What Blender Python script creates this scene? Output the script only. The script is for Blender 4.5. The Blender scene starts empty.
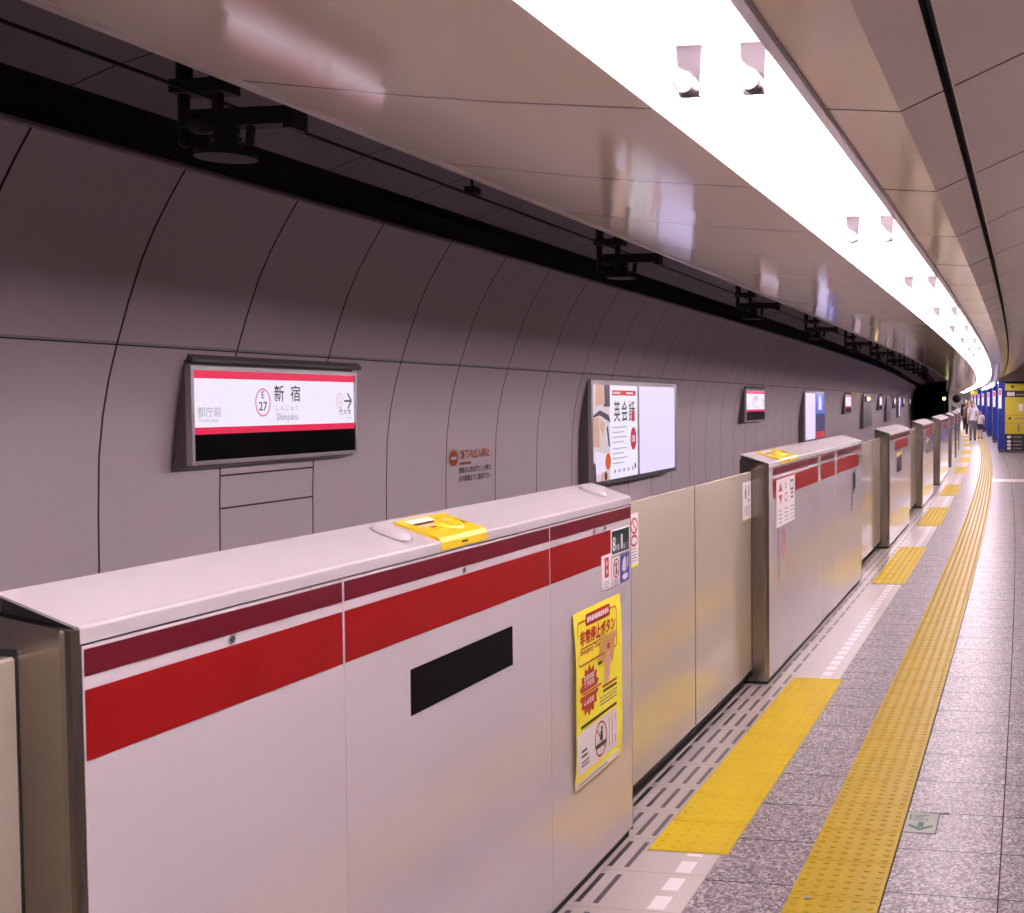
import bpy, bmesh, math, random
from mathutils import Vector, Matrix
random.seed(4)
SC = bpy.context.scene
COL = SC.collection
PI = math.pi
# ---------------------------------------------------------------- the curved platform line
R, S1 = 746.95, 57.0          # constant left curve, straight after S1
def theta(s):
    return min(s, S1) / R
def W(s, d, z):
    t = theta(s)
    x = -R + (R + d) * math.cos(t); y = (R + d) * math.sin(t)
    if s > S1:
        x += -math.sin(t) * (s - S1); y += math.cos(t) * (s - S1)
    return Vector((x, y, z))
# ---------------------------------------------------------------- materials
def mat(name, col, rough=.5, metal=0., emit=None, strength=0., coat=0., spec=.5):
    m = bpy.data.materials.new(name); m.use_nodes = True
    b = m.node_tree.nodes['Principled BSDF']
    b.inputs['Base Color'].default_value = (*col, 1)
    b.inputs['Roughness'].default_value = rough
    b.inputs['Metallic'].default_value = metal
    b.inputs['Specular IOR Level'].default_value = spec
    if coat:
        b.inputs['Coat Weight'].default_value = coat
        b.inputs['Coat Roughness'].default_value = .08
    if emit:
        b.inputs['Emission Color'].default_value = (*emit, 1)
        b.inputs['Emission Strength'].default_value = strength
    return m
class NG:
    """tiny node-expression helper on one material"""
    def __init__(self, m):
        self.t = m.node_tree; self.n = self.t.nodes; self.l = self.t.links
        self.b = self.n['Principled BSDF']
        uv = self.n.new('ShaderNodeUVMap'); sp = self.n.new('ShaderNodeSeparateXYZ')
        self.l.new(uv.outputs[0], sp.inputs[0]); self.uv = uv.outputs[0]
        self.u, self.v = sp.outputs[0], sp.outputs[1]
    def m(self, op, a, b=None, c=None):
        k = self.n.new('ShaderNodeMath'); k.operation = op
        for i, x in enumerate((a, b, c)):
            if x is None: continue
            if isinstance(x, (int, float)): k.inputs[i].default_value = x
            else: self.l.new(x, k.inputs[i])
        return k.outputs[0]
    def near(self, x, period, phase, half):      # 1 within half of phase + k*period
        q = self.m('SUBTRACT', x, phase - period / 2)
        q = self.m('FLOORED_MODULO', q, period)
        q = self.m('ABSOLUTE', self.m('SUBTRACT', q, period / 2))
        return self.m('LESS_THAN', q, half)
    def at(self, x, c, half):
        return self.m('LESS_THAN', self.m('ABSOLUTE', self.m('SUBTRACT', x, c)), half)
    def mul(self, *a):
        r = a[0]
        for k in a[1:]: r = self.m('MULTIPLY', r, k)
        return r
    def mx(self, *a):
        r = a[0]
        for k in a[1:]: r = self.m('MAXIMUM', r, k)
        return r
    def mix(self, f, a, b):
        k = self.n.new('ShaderNodeMix'); k.data_type = 'RGBA'
        for i, x in ((0, f), (6, a), (7, b)):
            if isinstance(x, tuple): k.inputs[i].default_value = (*x, 1)
            elif isinstance(x, (int, float)): k.inputs[i].default_value = x
            else: self.l.new(x, k.inputs[i])
        return k.outputs[2]
    def noise(self, scale, detail=2, vec=None, rough=.5):
        k = self.n.new('ShaderNodeTexNoise'); k.inputs['Scale'].default_value = scale
        k.inputs['Detail'].default_value = detail; k.inputs['Roughness'].default_value = rough
        self.l.new(vec or self.uv, k.inputs['Vector']); return k.outputs[0]
    def voro(self, scale):
        k = self.n.new('ShaderNodeTexVoronoi'); k.inputs['Scale'].default_value = scale
        self.l.new(self.uv, k.inputs['Vector']); return k.outputs['Color']
    def ramp(self, x, *stops):
        k = self.n.new('ShaderNodeValToRGB'); e = k.color_ramp.elements
        while len(e) < len(stops): e.new(.5)
        for q, (p, c) in zip(e, stops): q.position = p; q.color = (*c, 1)
        self.l.new(x, k.inputs[0]); return k.outputs[0]
    def color(self, c): self.l.new(c, self.b.inputs['Base Color'])
    def rough(self, r): self.l.new(r, self.b.inputs['Roughness'])
    def bump(self, h, dist, strength=1.):
        k = self.n.new('ShaderNodeBump'); k.inputs['Distance'].default_value = dist
        k.inputs['Strength'].default_value = strength
        self.l.new(h, k.inputs['Height']); self.l.new(k.outputs[0], self.b.inputs['Normal'])
M = {}
M['gate'] = mat('white gate paint', (.55, .505, .525), .15, spec=.8, coat=.5)
M['gatecap'] = mat('white cap paint', (.47, .435, .445), .32)
M['leaf'] = mat('cream door paint', (.54, .485, .385), .15, spec=.9, coat=.8)
M['steel'] = mat('brushed stainless steel', (.29, .255, .215), .26, 1.)
g = NG(M['steel']); tc = g.n.new('ShaderNodeTexCoord'); mp = g.n.new('ShaderNodeMapping')
mp.inputs['Scale'].default_value = (90, 90, 4)
g.l.new(tc.outputs['Object'], mp.inputs[0])
nn = g.noise(1.0, 3, mp.outputs[0]); g.rough(g.m('MULTIPLY_ADD', nn, .10, .19))
M['alu'] = mat('satin aluminium frame', (.46, .43, .45), .35, .9)
M['greybox'] = mat('grey painted housing', (.13, .115, .12), .45)
M['black'] = mat('black rubber', (.012, .012, .013), .6)
M['blackgloss'] = mat('black glass', (.004, .004, .005), .1, spec=.08)
M['dred'] = mat('dark red film', (.12, .009, .017), .35, spec=.15)
M['red'] = mat('bright red film', (.27, .007, .008), .35, spec=.15)
M['yellow'] = mat('yellow plastic', (.80, .54, .02), .32)
M['yelpaper'] = mat('yellow poster paper', (.93, .86, .05), .45)
M['paper'] = mat('white sticker paper', (.78, .74, .75), .4)
M['pink'] = mat('pale skin ink', (.78, .44, .38), .5)
M['tan'] = mat('tan ink', (.66, .40, .12), .5)
M['inkred'] = mat('red ink', (.50, .02, .02), .4)
M['inkblk'] = mat('black ink', (.02, .02, .022), .4)
M['inkgrey'] = mat('grey ink', (.25, .23, .25), .5)
M['inkblue'] = mat('blue ink', (.045, .07, .33), .4)
M['inkgreen'] = mat('dark green ink', (.014, .035, .035), .4)
M['inkarrow'] = mat('green arrow ink', (.03, .10, .08), .5, spec=.2)
M['inkorange'] = mat('orange ink', (.55, .10, .015), .5)
M['tacblock'] = mat('yellow tactile tile', (.83, .54, .018), .5, spec=.2)
M['tacstrip'] = mat('amber tactile tile', (.66, .43, .06), .42, spec=.12)
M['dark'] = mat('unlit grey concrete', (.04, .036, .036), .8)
M['duct'] = mat('black steel hardware', (.012, .011, .011), .6)
M['blue'] = mat('blue column cladding', (.022, .045, .36), .25)
M['signyel'] = mat('yellow sign panel', (.62, .50, .03), .4)
M['white'] = mat('white trough enamel', (.85, .82, .84), .4)
M['lip'] = mat('trough edge trim', (.42, .34, .34), .3, .5)
M['socket'] = mat('lamp socket plastic', (.055, .042, .047), .4)
M['steeldark'] = mat('dull steel strip', (.55, .50, .50), .35, .6)
TUBE = 49.5
M['tube'] = mat('fluorescent tube', (1, 1, 1), .4, emit=(1., .845, .92), strength=TUBE)
M['e_white'] = mat('backlit white panel', (.1, .1, .1), .15, emit=(.90, .84, 1.), strength=.95)
M['e_lilac'] = mat('backlit blank panel', (.1, .1, .1), .15, emit=(.70, .60, .95), strength=1.15)
M['e_red'] = mat('backlit red band', (.1, .02, .02), .15, emit=(.75, .018, .085), strength=1.0)
M['e_ink'] = mat('dark lettering on backlit panel', (.01, .01, .015), .3)
M['e_grey'] = mat('pale grey lettering', (.2, .2, .2), .3, emit=(.42, .38, .50), strength=.55)
M['e_pink'] = mat('pink ring on backlit panel', (.2, .02, .1), .3, emit=(.62, .10, .26), strength=.9)
M['e_skin'] = mat('backlit skin tone print', (.1, .08, .07), .2, emit=(.75, .42, .34), strength=.8)
M['e_pale'] = mat('backlit pale print', (.1, .1, .1), .2, emit=(.75, .62, .66), strength=.85)
M['e_brown'] = mat('backlit dark print', (.05, .04, .05), .2, emit=(.10, .07, .10), strength=.7)
M['e_orange'] = mat('backlit orange print', (.1, .05, .02), .2, emit=(.70, .14, .04), strength=.8)
M['e_adred'] = mat('backlit red print', (.1, .02, .02), .2, emit=(.62, .035, .06), strength=.9)
M['e_blue'] = mat('backlit blue print', (.02, .03, .1), .2, emit=(.10, .16, .70), strength=.9)
M['e_navy'] = mat('backlit navy print', (.02, .03, .1), .2, emit=(.045, .05, .16), strength=.8)
M['e_amber'] = mat('small amber lamp', (.2, .1, .02), .3, emit=(1., .62, .18), strength=6)
M['e_green'] = mat('small signal lamp', (.2, .2, .02), .3, emit=(.9, .95, .35), strength=6)
M['hair'] = mat('black hair', (.015, .012, .012), .5)
M['skin'] = mat('skin', (.58, .34, .25), .5)
M['shirt'] = mat('white shirt cloth', (.72, .72, .80), .8)
M['jeans'] = mat('grey trouser cloth', (.16, .16, .19), .8)
M['shorts'] = mat('black shorts cloth', (.02, .018, .02), .8)
M['pinkcloth'] = mat('dusty pink cloth', (.40, .22, .22), .8)

# tunnel wall: big panels, dark joints every 1.02 m, one long seam
M['wall'] = mat('wall panels', (.50, .44, .46), .36)
g = NG(M['wall'])
VSEAM = 1.955
j = g.near(g.u, 1.02, 5.86, .0075)
h1 = g.at(g.v, VSEAM, .004); h2 = g.at(g.v, VSEAM + .011, .007)
hat = g.mul(g.m('GREATER_THAN', g.u, 6.88), g.m('LESS_THAN', g.u, 7.90),
            g.mx(g.at(g.v, 1.149, .006), g.at(g.v, .933, .006)))
base = g.mix(g.noise(.8, 3), (.76, .65, .67), (.82, .70, .725))
c = g.mix(h2, base, (.50, .44, .44)); c = g.mix(g.mx(j, h1, hat), c, (.035, .028, .03)); g.color(c)
# ceiling panels: glossy enamel, joints every 1.05 m
def ceil_mat(name, ca, cb, rough, extra=None):
    m = mat(name, ca, rough, spec=.85); g = NG(m)
    j = g.near(g.u, 1.05, 2.73, .007)
    if extra: j = g.mx(j, extra(g))
    c = g.mix(g.noise(.9, 2), ca, cb); g.color(g.mix(j, c, (.05, .035, .03)))
    g.bump(g.noise(.7, 1), .006, .2)
    return m
M['ceil'] = ceil_mat('enamel ceiling panels', (.88, .76, .60), (.90, .79, .63), .085)
M['ceilR'] = ceil_mat('enamel ceiling panels beside lamps', (.80, .70, .585), (.82, .72, .60), .12)
M['ceilS'] = ceil_mat('mauve sloping ceiling panels', (.88, .80, .76), (.90, .82, .78), .18)
M['lipc'] = mat('ceiling edge trim', (.74, .62, .58), .3)
M['roof'] = mat('tunnel roof lining', (.17, .14, .145), .7)
g = NG(M['roof']); g.color(g.mix(g.near(g.u, 1.02, 5.86, .006), g.mix(g.noise(1.5, 3), (.26, .22, .235), (.33, .28, .30)), (.03, .025, .025)))
# granite floor
M['granite'] = mat('speckled granite', (.4, .35, .38), .2, spec=.17)
g = NG(M['granite'])
sp = g.voro(105.); vv = g.n.new('ShaderNodeSeparateColor'); g.l.new(sp, vv.inputs[0])
n2 = g.noise(60, 3, rough=.7)
spk = g.m('ADD', g.m('MULTIPLY', vv.outputs[0], .8), g.m('MULTIPLY', n2, .2))
c = g.ramp(spk, (.0, (.036, .03, .032)), (.3, (.112, .094, .10)), (.6, (.218, .186, .197)), (1., (.47, .41, .43)))
js = g.near(g.u, .3885, 3.81, .0028)
jd = g.mul(g.near(g.v, .377, 1.0, .0027), g.m('GREATER_THAN', g.v, .95))
jj = g.mx(js, jd)
g.color(g.mix(jj, c, (.03, .024, .024)))
g.rough(g.m('ADD', g.m('MULTIPLY', g.noise(7, 2), .12), g.m('MULTIPLY_ADD', vv.outputs[1], .14, .25)))
g.l.new(g.m('MULTIPLY_ADD', jj, -.26, .26), g.b.inputs['Specular IOR Level'])
# pale edge tiles with drain slits and white dashes
M['edge'] = mat('pale edge tiles', (.5, .44, .42), .3)
g = NG(M['edge'])
su = g.m('FLOORED_MODULO', g.m('SUBTRACT', g.u, 3.54), .3)
inl = g.mul(g.m('GREATER_THAN', su, .03), g.m('LESS_THAN', su, .265))
slit = g.mul(inl, g.near(g.v, .0615, .018, .0095), g.m('LESS_THAN', g.v, .105), g.m('GREATER_THAN', g.v, -.125))
jt = g.mx(g.at(su, .0, .0025), g.at(g.v, .381, .003))
dash = g.mul(g.near(g.u, .148, 3.608, .05), g.at(g.v, .2875, .0285))
c = g.mix(g.noise(140, 2), (.34, .30, .275), (.40, .355, .33))
c = g.mix(dash, c, (.60, .56, .57)); c = g.mix(jt, c, (.15, .12, .12)); c = g.mix(slit, c, (.03, .024, .024)); g.color(c)
g.bump(slit, -.004, .5)
# worn tint of tactile tiles
for k, a, b in (('tacblock', (.50, .355, .004), (.56, .405, .006)), ('tacstrip', (.33, .228, .001), (.40, .275, .002))):
    g = NG(M[k]); tc = g.n.new('ShaderNodeTexCoord'); g.color(g.mix(g.noise(6, 4, tc.outputs['Object']), a, b))

# ---------------------------------------------------------------- mesh building
class MB:
    def __init__(self):
        self.v = []; self.f = []; self.fm = []; self.ms = []; self.sm = []
    def mi(self, m):
        m = M[m] if isinstance(m, str) else m
        if m not in self.ms: self.ms.append(m)
        return self.ms.index(m)
    def add(self, vs, fs, m, smooth=False):
        o = len(self.v); k = self.mi(m)
        self.v += [tuple(x) for x in vs]
        for f in fs: self.f.append([i + o for i in f]); self.fm.append(k); self.sm.append(smooth)
        return self
    def box(self, x0, x1, y0, y1, z0, z1, m):
        v = [(x, y, z) for z in (z0, z1) for y in (y0, y1) for x in (x0, x1)]
        return self.add(v, [(0, 2, 3, 1), (4, 5, 7, 6), (0, 1, 5, 4), (2, 6, 7, 3), (0, 4, 6, 2), (1, 3, 7, 5)], m)
    def prism(self, pts, y0, y1, m, smooth=False):     # (x,z) outline run along y
        n = len(pts); v = [(x, y0, z) for x, z in pts] + [(x, y1, z) for x, z in pts]
        self.add(v, [list(range(n - 1, -1, -1)), list(range(n, 2 * n))], m)
        return self.add(v, [(i, (i + 1) % n, n + (i + 1) % n, n + i) for i in range(n)], m, smooth)
    def prismz(self, pts, z0, z1, m, smooth=False):    # (x,y) outline run along z
        n = len(pts); v = [(x, y, z0) for x, y in pts] + [(x, y, z1) for x, y in pts]
        self.add(v, [list(range(n - 1, -1, -1)), list(range(n, 2 * n))], m)
        return self.add(v, [(i, (i + 1) % n, n + (i + 1) % n, n + i) for i in range(n)], m, smooth)
    def tube(self, a, b, r, m, n=12, r2=None, cap=True):
        a, b = Vector(a), Vector(b); d = (b - a).normalized()
        u = d.orthogonal().normalized(); w = d.cross(u); r2 = r if r2 is None else r2
        v = []
        for p, q in ((a, r), (b, r2)):
            for i in range(n):
                t = 2 * PI * i / n; v.append(p + (u * math.cos(t) + w * math.sin(t)) * q)
        self.add(v, [(i, (i + 1) % n, n + (i + 1) % n, n + i) for i in range(n)], m, True)
        if cap: self.add(v, [list(range(n - 1, -1, -1)), list(range(n, 2 * n))], m)
        return self
    def ball(self, c, rx, ry, rz, m, n=12, k=8):
        v = []; f = []
        for i in range(k + 1):
            p = PI * i / k
            for q in range(n):
                t = 2 * PI * q / n
                v.append((c[0] + rx * math.sin(p) * math.cos(t), c[1] + ry * math.sin(p) * math.sin(t), c[2] + rz * math.cos(p)))
        for i in range(k):
            for q in range(n): f.append((i * n + q, (i + 1) * n + q, (i + 1) * n + (q + 1) % n, i * n + (q + 1) % n))
        return self.add(v, f, m, True)
    # flat graphics on a plate facing +x (y to the right, z up)
    def poly(self, pts, x, m): return self.add([(x, y, z) for y, z in pts], [list(range(len(pts)))], m)
    def rect(self, y0, y1, z0, z1, x, m): return self.poly([(y0, z0), (y1, z0), (y1, z1), (y0, z1)], x, m)
    def disc(self, y, z, ry, rz, x, m, n=28):
        return self.poly([(y + ry * math.cos(2 * PI * i / n), z + rz * math.sin(2 * PI * i / n)) for i in range(n)], x, m)
    def ring(self, y, z, ry, rz, t, x, m, n=32):
        v = []
        for k in (0, t):
            for i in range(n):
                a = 2 * PI * i / n; v.append((x, y + (ry - k) * math.cos(a), z + (rz - k) * math.sin(a)))
        return self.add(v, [(i, (i + 1) % n, n + (i + 1) % n, n + i) for i in range(n)], m)
    def bar(self, a, b, t, x, m):
        (y0, z0), (y1, z1) = a, b; L = math.hypot(y1 - y0, z1 - z0); py, pz = -(z1 - z0) / L * t / 2, (y1 - y0) / L * t / 2
        return self.poly([(y0 + py, z0 + pz), (y0 - py, z0 - pz), (y1 - py, z1 - pz), (y1 + py, z1 + pz)], x, m)
    def frame(self, y0, y1, z0, z1, t, x, m):
        for r in ((y0, y1, z0, z0 + t), (y0, y1, z1 - t, z1), (y0, y0 + t, z0 + t, z1 - t), (y1 - t, y1, z0 + t, z1 - t)): self.rect(*r, x, m)
        return self
    def text(self, s, y0, z0, w, h, x, m, bold=0.):
        vs, fs = glyphs(s, bold)
        xs = [p[0] for p in vs]; ys = [p[1] for p in vs]
        ax, bx, ay, by = min(xs), max(xs), min(ys), max(ys)
        return self.add([(x, y0 + (p[0] - ax) / (bx - ax) * w, z0 + (p[1] - ay) / (by - ay) * h) for p in vs], fs, m)
    def build(self, name, parent=None, uv=None, loc=None):
        me = bpy.data.meshes.new(name); me.from_pydata(self.v, [], self.f)
        for m in self.ms: me.materials.append(m)
        me.polygons.foreach_set('material_index', self.fm); me.polygons.foreach_set('use_smooth', self.sm)
        if uv:
            l = me.uv_layers.new(name='UVMap')
            for lp in me.loops: l.data[lp.index].uv = uv[lp.vertex_index]
        me.validate(); me.update()
        o = bpy.data.objects.new(name, me); COL.objects.link(o)
        if parent: o.parent = parent
        if loc: o.location = loc
        return o
_gl = {}
def glyphs(s, bold):
    if (s, bold) in _gl: return _gl[(s, bold)]
    cu = bpy.data.curves.new('glyph', 'FONT'); cu.body = s; cu.resolution_u = 2; cu.offset = bold
    o = bpy.data.objects.new('glyph', cu); COL.objects.link(o)
    dg = bpy.context.evaluated_depsgraph_get(); me = bpy.data.meshes.new_from_object(o.evaluated_get(dg))
    r = ([tuple(v.co) for v in me.vertices], [list(p.vertices) for p in me.polygons])
    bpy.data.objects.remove(o); bpy.data.meshes.remove(me); bpy.data.curves.remove(cu)
    if not r[0]: r = ([(0, 0, 0), (1, 0, 0), (1, 1, 0), (0, 1, 0)], [[0, 1, 2, 3]])
    _gl[(s, bold)] = r; return r
def tag(o, label, cat, group=None):
    o['label'] = label; o['category'] = cat; o['kind'] = 'thing'
    if group: o['group'] = group
    return o
def thing(name, label, cat, s, d, z, group=None, rz=0., at=None):
    o = bpy.data.objects.new(name, None); COL.objects.link(o); o.empty_display_size = .1
    o.location = W(s, d, z); o.rotation_euler = (0, 0, theta(s if at is None else at) + rz)
    return tag(o, label, cat, group)
def place(o, s, d, z, rz=0.):
    o.location = W(s, d, z); o.rotation_euler = (0, 0, theta(s) + rz); return o
def copy_tree(o, parent=None):
    c = o.copy(); COL.objects.link(c)
    if parent: c.parent = parent
    for ch in o.children: copy_tree(ch, c)
    return c
def srange(a, b, st):
    n = max(1, round((b - a) / st)); return [a + (b - a) * i / n for i in range(n + 1)]
def sweep(name, prof, a, b, m, st=1.0, uvd=False, smooth=False, vz=False, closed=False):
    mb = MB(); ss = srange(a, b, st); n = len(prof); uv = []
    arc = [0.]
    for p, q in zip(prof, prof[1:]): arc.append(arc[-1] + math.dist(p, q))
    vs = []
    for s in ss:
        for (d, z), l in zip(prof, arc): vs.append(W(s, d, z)); uv.append((s, d if uvd else z if vz else l))
    fs = []
    for i in range(len(ss) - 1):
        for k in range(n if closed else n - 1):
            k2 = (k + 1) % n
            fs.append((i * n + k, i * n + k2, (i + 1) * n + k2, (i + 1) * n + k))
    if closed: fs += [tuple(range(n - 1, -1, -1)), tuple(range((len(ss) - 1) * n, len(ss) * n))]
    mb.add(vs, fs, m, smooth)
    return mb.build(name, uv=uv)
def struct(o): o['kind'] = 'structure'; return o

# ---------------------------------------------------------------- setting
A, B = -6.0, 132.0
fl = struct(sweep('floor', [(.381, 0), (.69, 0), (1.0, 0), (2.6, 0), (3.6, 0)], A, B, 'granite', uvd=True))
struct(sweep('trim_1', [(-.34, -.3), (-.34, 0), (-.2, 0), (0, 0), (.2, 0), (.381, 0)], A, B, 'edge', uvd=True))
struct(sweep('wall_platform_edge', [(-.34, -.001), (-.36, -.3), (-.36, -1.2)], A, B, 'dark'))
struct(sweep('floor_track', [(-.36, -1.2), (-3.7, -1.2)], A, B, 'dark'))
WP = [(-3.60, -1.2), (-3.70, -.2), (-3.745, .35), (-3.75, .66), (-3.745, 1.0), (-3.732, 1.32), (-3.70, 1.56), (-3.655, 1.77), (-3.60, 1.955), (-3.525, 2.18), (-3.434, 2.42), (-3.345, 2.60), (-3.25, 2.76), (-3.148, 2.915)]
struct(sweep('wall_left', WP, A, B, 'wall', vz=True, smooth=True))
struct(sweep('trim_2', [(-3.148, 2.915), (-3.135, 2.925), (-3.14, 2.945), (-3.165, 2.935)], A, B, 'lip', closed=True))
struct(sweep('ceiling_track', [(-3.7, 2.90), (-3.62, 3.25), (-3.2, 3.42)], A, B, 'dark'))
struct(sweep('ceiling_tunnel', [(-3.2, 3.42), (-2.93, 3.10), (-2.7, 3.18), (-2.3, 3.28), (-1.7, 3.36), (-1.0, 3.38), (-.58, 3.36), (-.58, 2.50)], A, B, 'roof'))
struct(sweep('ceiling', [(-.52, 2.455), (-.087, 2.40), (.178, 2.372), (.568, 2.34)], A, B, 'ceil'))
struct(sweep('trim_3', [(-.52, 2.455), (-.535, 2.452), (-.585, 2.462), (-.585, 2.52), (-.57, 2.52)], A, B, 'lipc'))
struct(sweep('trim_4', [(.568, 2.34), (.574, 2.338), (.574, 2.348), (.568, 2.348)], A, B, 'lip', closed=True))
struct(sweep('trim_5', [(.958, 2.326), (.962, 2.318), (.990, 2.312), (.996, 2.318), (.990, 2.335), (.958, 2.335)], A, B, 'lip', closed=True))
struct(sweep('ceiling_lamp_trough', [(.574, 2.345), (.574, 2.445), (.958, 2.445), (.958, 2.33)], A, 100., 'white'))
struct(sweep('ceiling_beside_lamps', [(.994, 2.322), (1.168, 2.309)], A, B, 'ceilR'))
struct(sweep('ceiling_slope', [(1.168, 2.309), (1.268, 2.3525)], A, B, 'ceilS'))
struct(sweep('trim_6', [(1.26, 2.40), (1.30, 2.41)], A, B, 'black'))
struct(sweep('trim_7', [(1.268, 2.3525), (1.268, 2.41)], A, B, 'duct'))
struct(sweep('trim_8', [(1.288, 2.41), (1.288, 2.361), (1.293, 2.363)], A, B, 'lipc'))
struct(sweep('ceiling_right', [(1.293, 2.363), (1.45, 2.43), (1.75, 2.60), (2.1, 2.93), (2.4, 3.04), (3.6, 3.04)], A, B, 'ceilS'))
M['wallR'] = mat('pale unseen bounce wall', (.36, .335, .32), .5)
struct(sweep('wall_track_side', [(-.36, -1.2), (-.36, 2.52)], 102, B, 'dark'))
struct(sweep('wall_right_bounce', [(3.6, 0), (3.6, 3.04)], A, B, 'wallR'))  # unseen wall, added close by to bounce lamp light onto the right ceiling
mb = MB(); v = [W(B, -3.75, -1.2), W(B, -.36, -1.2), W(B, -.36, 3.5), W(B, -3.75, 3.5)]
struct(mb.add(v, [(0, 1, 2, 3)], 'dark').build('portal_dark'))  # dark sheet across the tunnel mouth, its colour stands for unlit depth
mb = MB(); v = [W(102, -.36, -1.2), W(102, 3.6, -1.2), W(102, 3.6, 3.5), W(102, -.36, 3.5)]
M['wallE'] = mat('white end wall', (.85, .80, .80), .5)
struct(mb.add(v, [(0, 1, 2, 3)], 'wallE').build('wall_platform_end'))
mb = MB(); v = [W(A, -3.75, -1.2), W(A, 3.6, -1.2), W(A, 3.6, 3.5), W(A, -3.75, 3.5)]
struct(mb.add(v, [(3, 2, 1, 0)], 'dark').build('wall_near_dark'))  # unseen end behind the camera, coloured dark so it throws little light back
# dropped beam across the wide part of the platform
mb = MB(); a, b = 36.8, 39.0
vs = [W(s, d, z) for s in (a, b) for d in (1.24, 1.78, 3.6) for z in (2.27, 3.06)]
fs = [(0, 2, 3, 1), (2, 4, 5, 3), (0, 6, 8, 2), (2, 8, 10, 4), (0, 1, 7, 6), (6, 7, 9, 8), (8, 9, 11, 10)]
M['beam'] = mat('beam cladding', (.33, .28, .27), .35)
struct(mb.add(vs, fs, 'beam').build('trim_9'))
mb = MB(); 
M['pale'] = mat('pale threshold tiles', (.74, .70, .71), .3)
struct(mb.add([W(23.9, 1.0, .002), W(23.9, 3.6, .002), W(24.75, 3.6, .002), W(24.75, 1.0, .002)], [(0, 1, 2, 3)], 'pale').build('trim_10'))

# ---------------------------------------------------------------- lamps
tb = None
def make_tube():
    root = thing('fluorescent_tube', 'x', 'lamp', 0, 0, 0, 'fluorescent tubes in the ceiling trough')
    MB().tube((0, .030, 0), (0, 2.462, 0), .0135, 'tube', 12).build('glass_tube', root)
    m = MB(); m.tube((0, 2.440, 0), (0, 2.492, 0), .026, 'socket', 14)
    m.prism([(-.024, -.02), (.024, -.02), (.030, .092), (-.030, .092)], 2.488, 2.512, 'socket')
    m.build('lamp_socket', root)
    return root
proto = make_tube(); first = True; k = 0
def ordw(n):
    w = 'first second third fourth fifth sixth seventh eighth ninth tenth eleventh twelfth thirteenth fourteenth fifteenth sixteenth seventeenth eighteenth nineteenth twentieth'.split()
    if n <= 20: return w[n - 1]
    t = {2: 'twenty', 3: 'thirty', 4: 'forty'}[n // 10]
    return t + '-' + w[n % 10 - 1] if n % 10 else {2: 'twentieth', 3: 'thirtieth', 4: 'fortieth'}[n // 10]
for i in range(-2, 40):
    for dd, side in ((.695, 'gate side'), (.845, 'platform side')):
        o = proto if first else copy_tree(proto); first = False
        place(o, .11 + 2.5 * i, dd, 2.352)
        o['label'] = ('white fluorescent tube on the %s of the trough, %s pair along' % (side, ordw(i + 1))) if i >= 0 else 'white fluorescent tube on the %s of the trough, %s pair behind the viewpoint' % (side, ordw(-i))

# ---------------------------------------------------------------- platform gates
GZ = 1.2825
def arcpts(cx, cz, r, a0, a1, n=5):
    return [(cx + r * math.cos(a0 + (a1 - a0) * i / n), cz + r * math.sin(a0 + (a1 - a0) * i / n)) for i in range(n + 1)]
CAPP = [(-.152, 1.3285), (-.152, 1.3325)] + [(-.010, 1.2838)] + arcpts(-.0055, 1.2765, .0065, PI * .4, 0, 4) + [(.001, 1.2545), (-.004, 1.2545), (-.004, 1.272), (-.012, 1.2800)]
def end_outline(y, q):      # (x,y) outline of the wrapped steel end, q=+1 at the left end, -1 at the right end
    r = .020; y = y - q * .017
    pts = [(-.15, y), (-r, y)] + [(-r + r * math.sin(t), y + q * (r - r * math.cos(t))) for t in (PI / 8, PI / 4, PI * 3 / 8, PI / 2)] + [(-.15, y + q * r)]
    return pts if q > 0 else pts[::-1]
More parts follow.
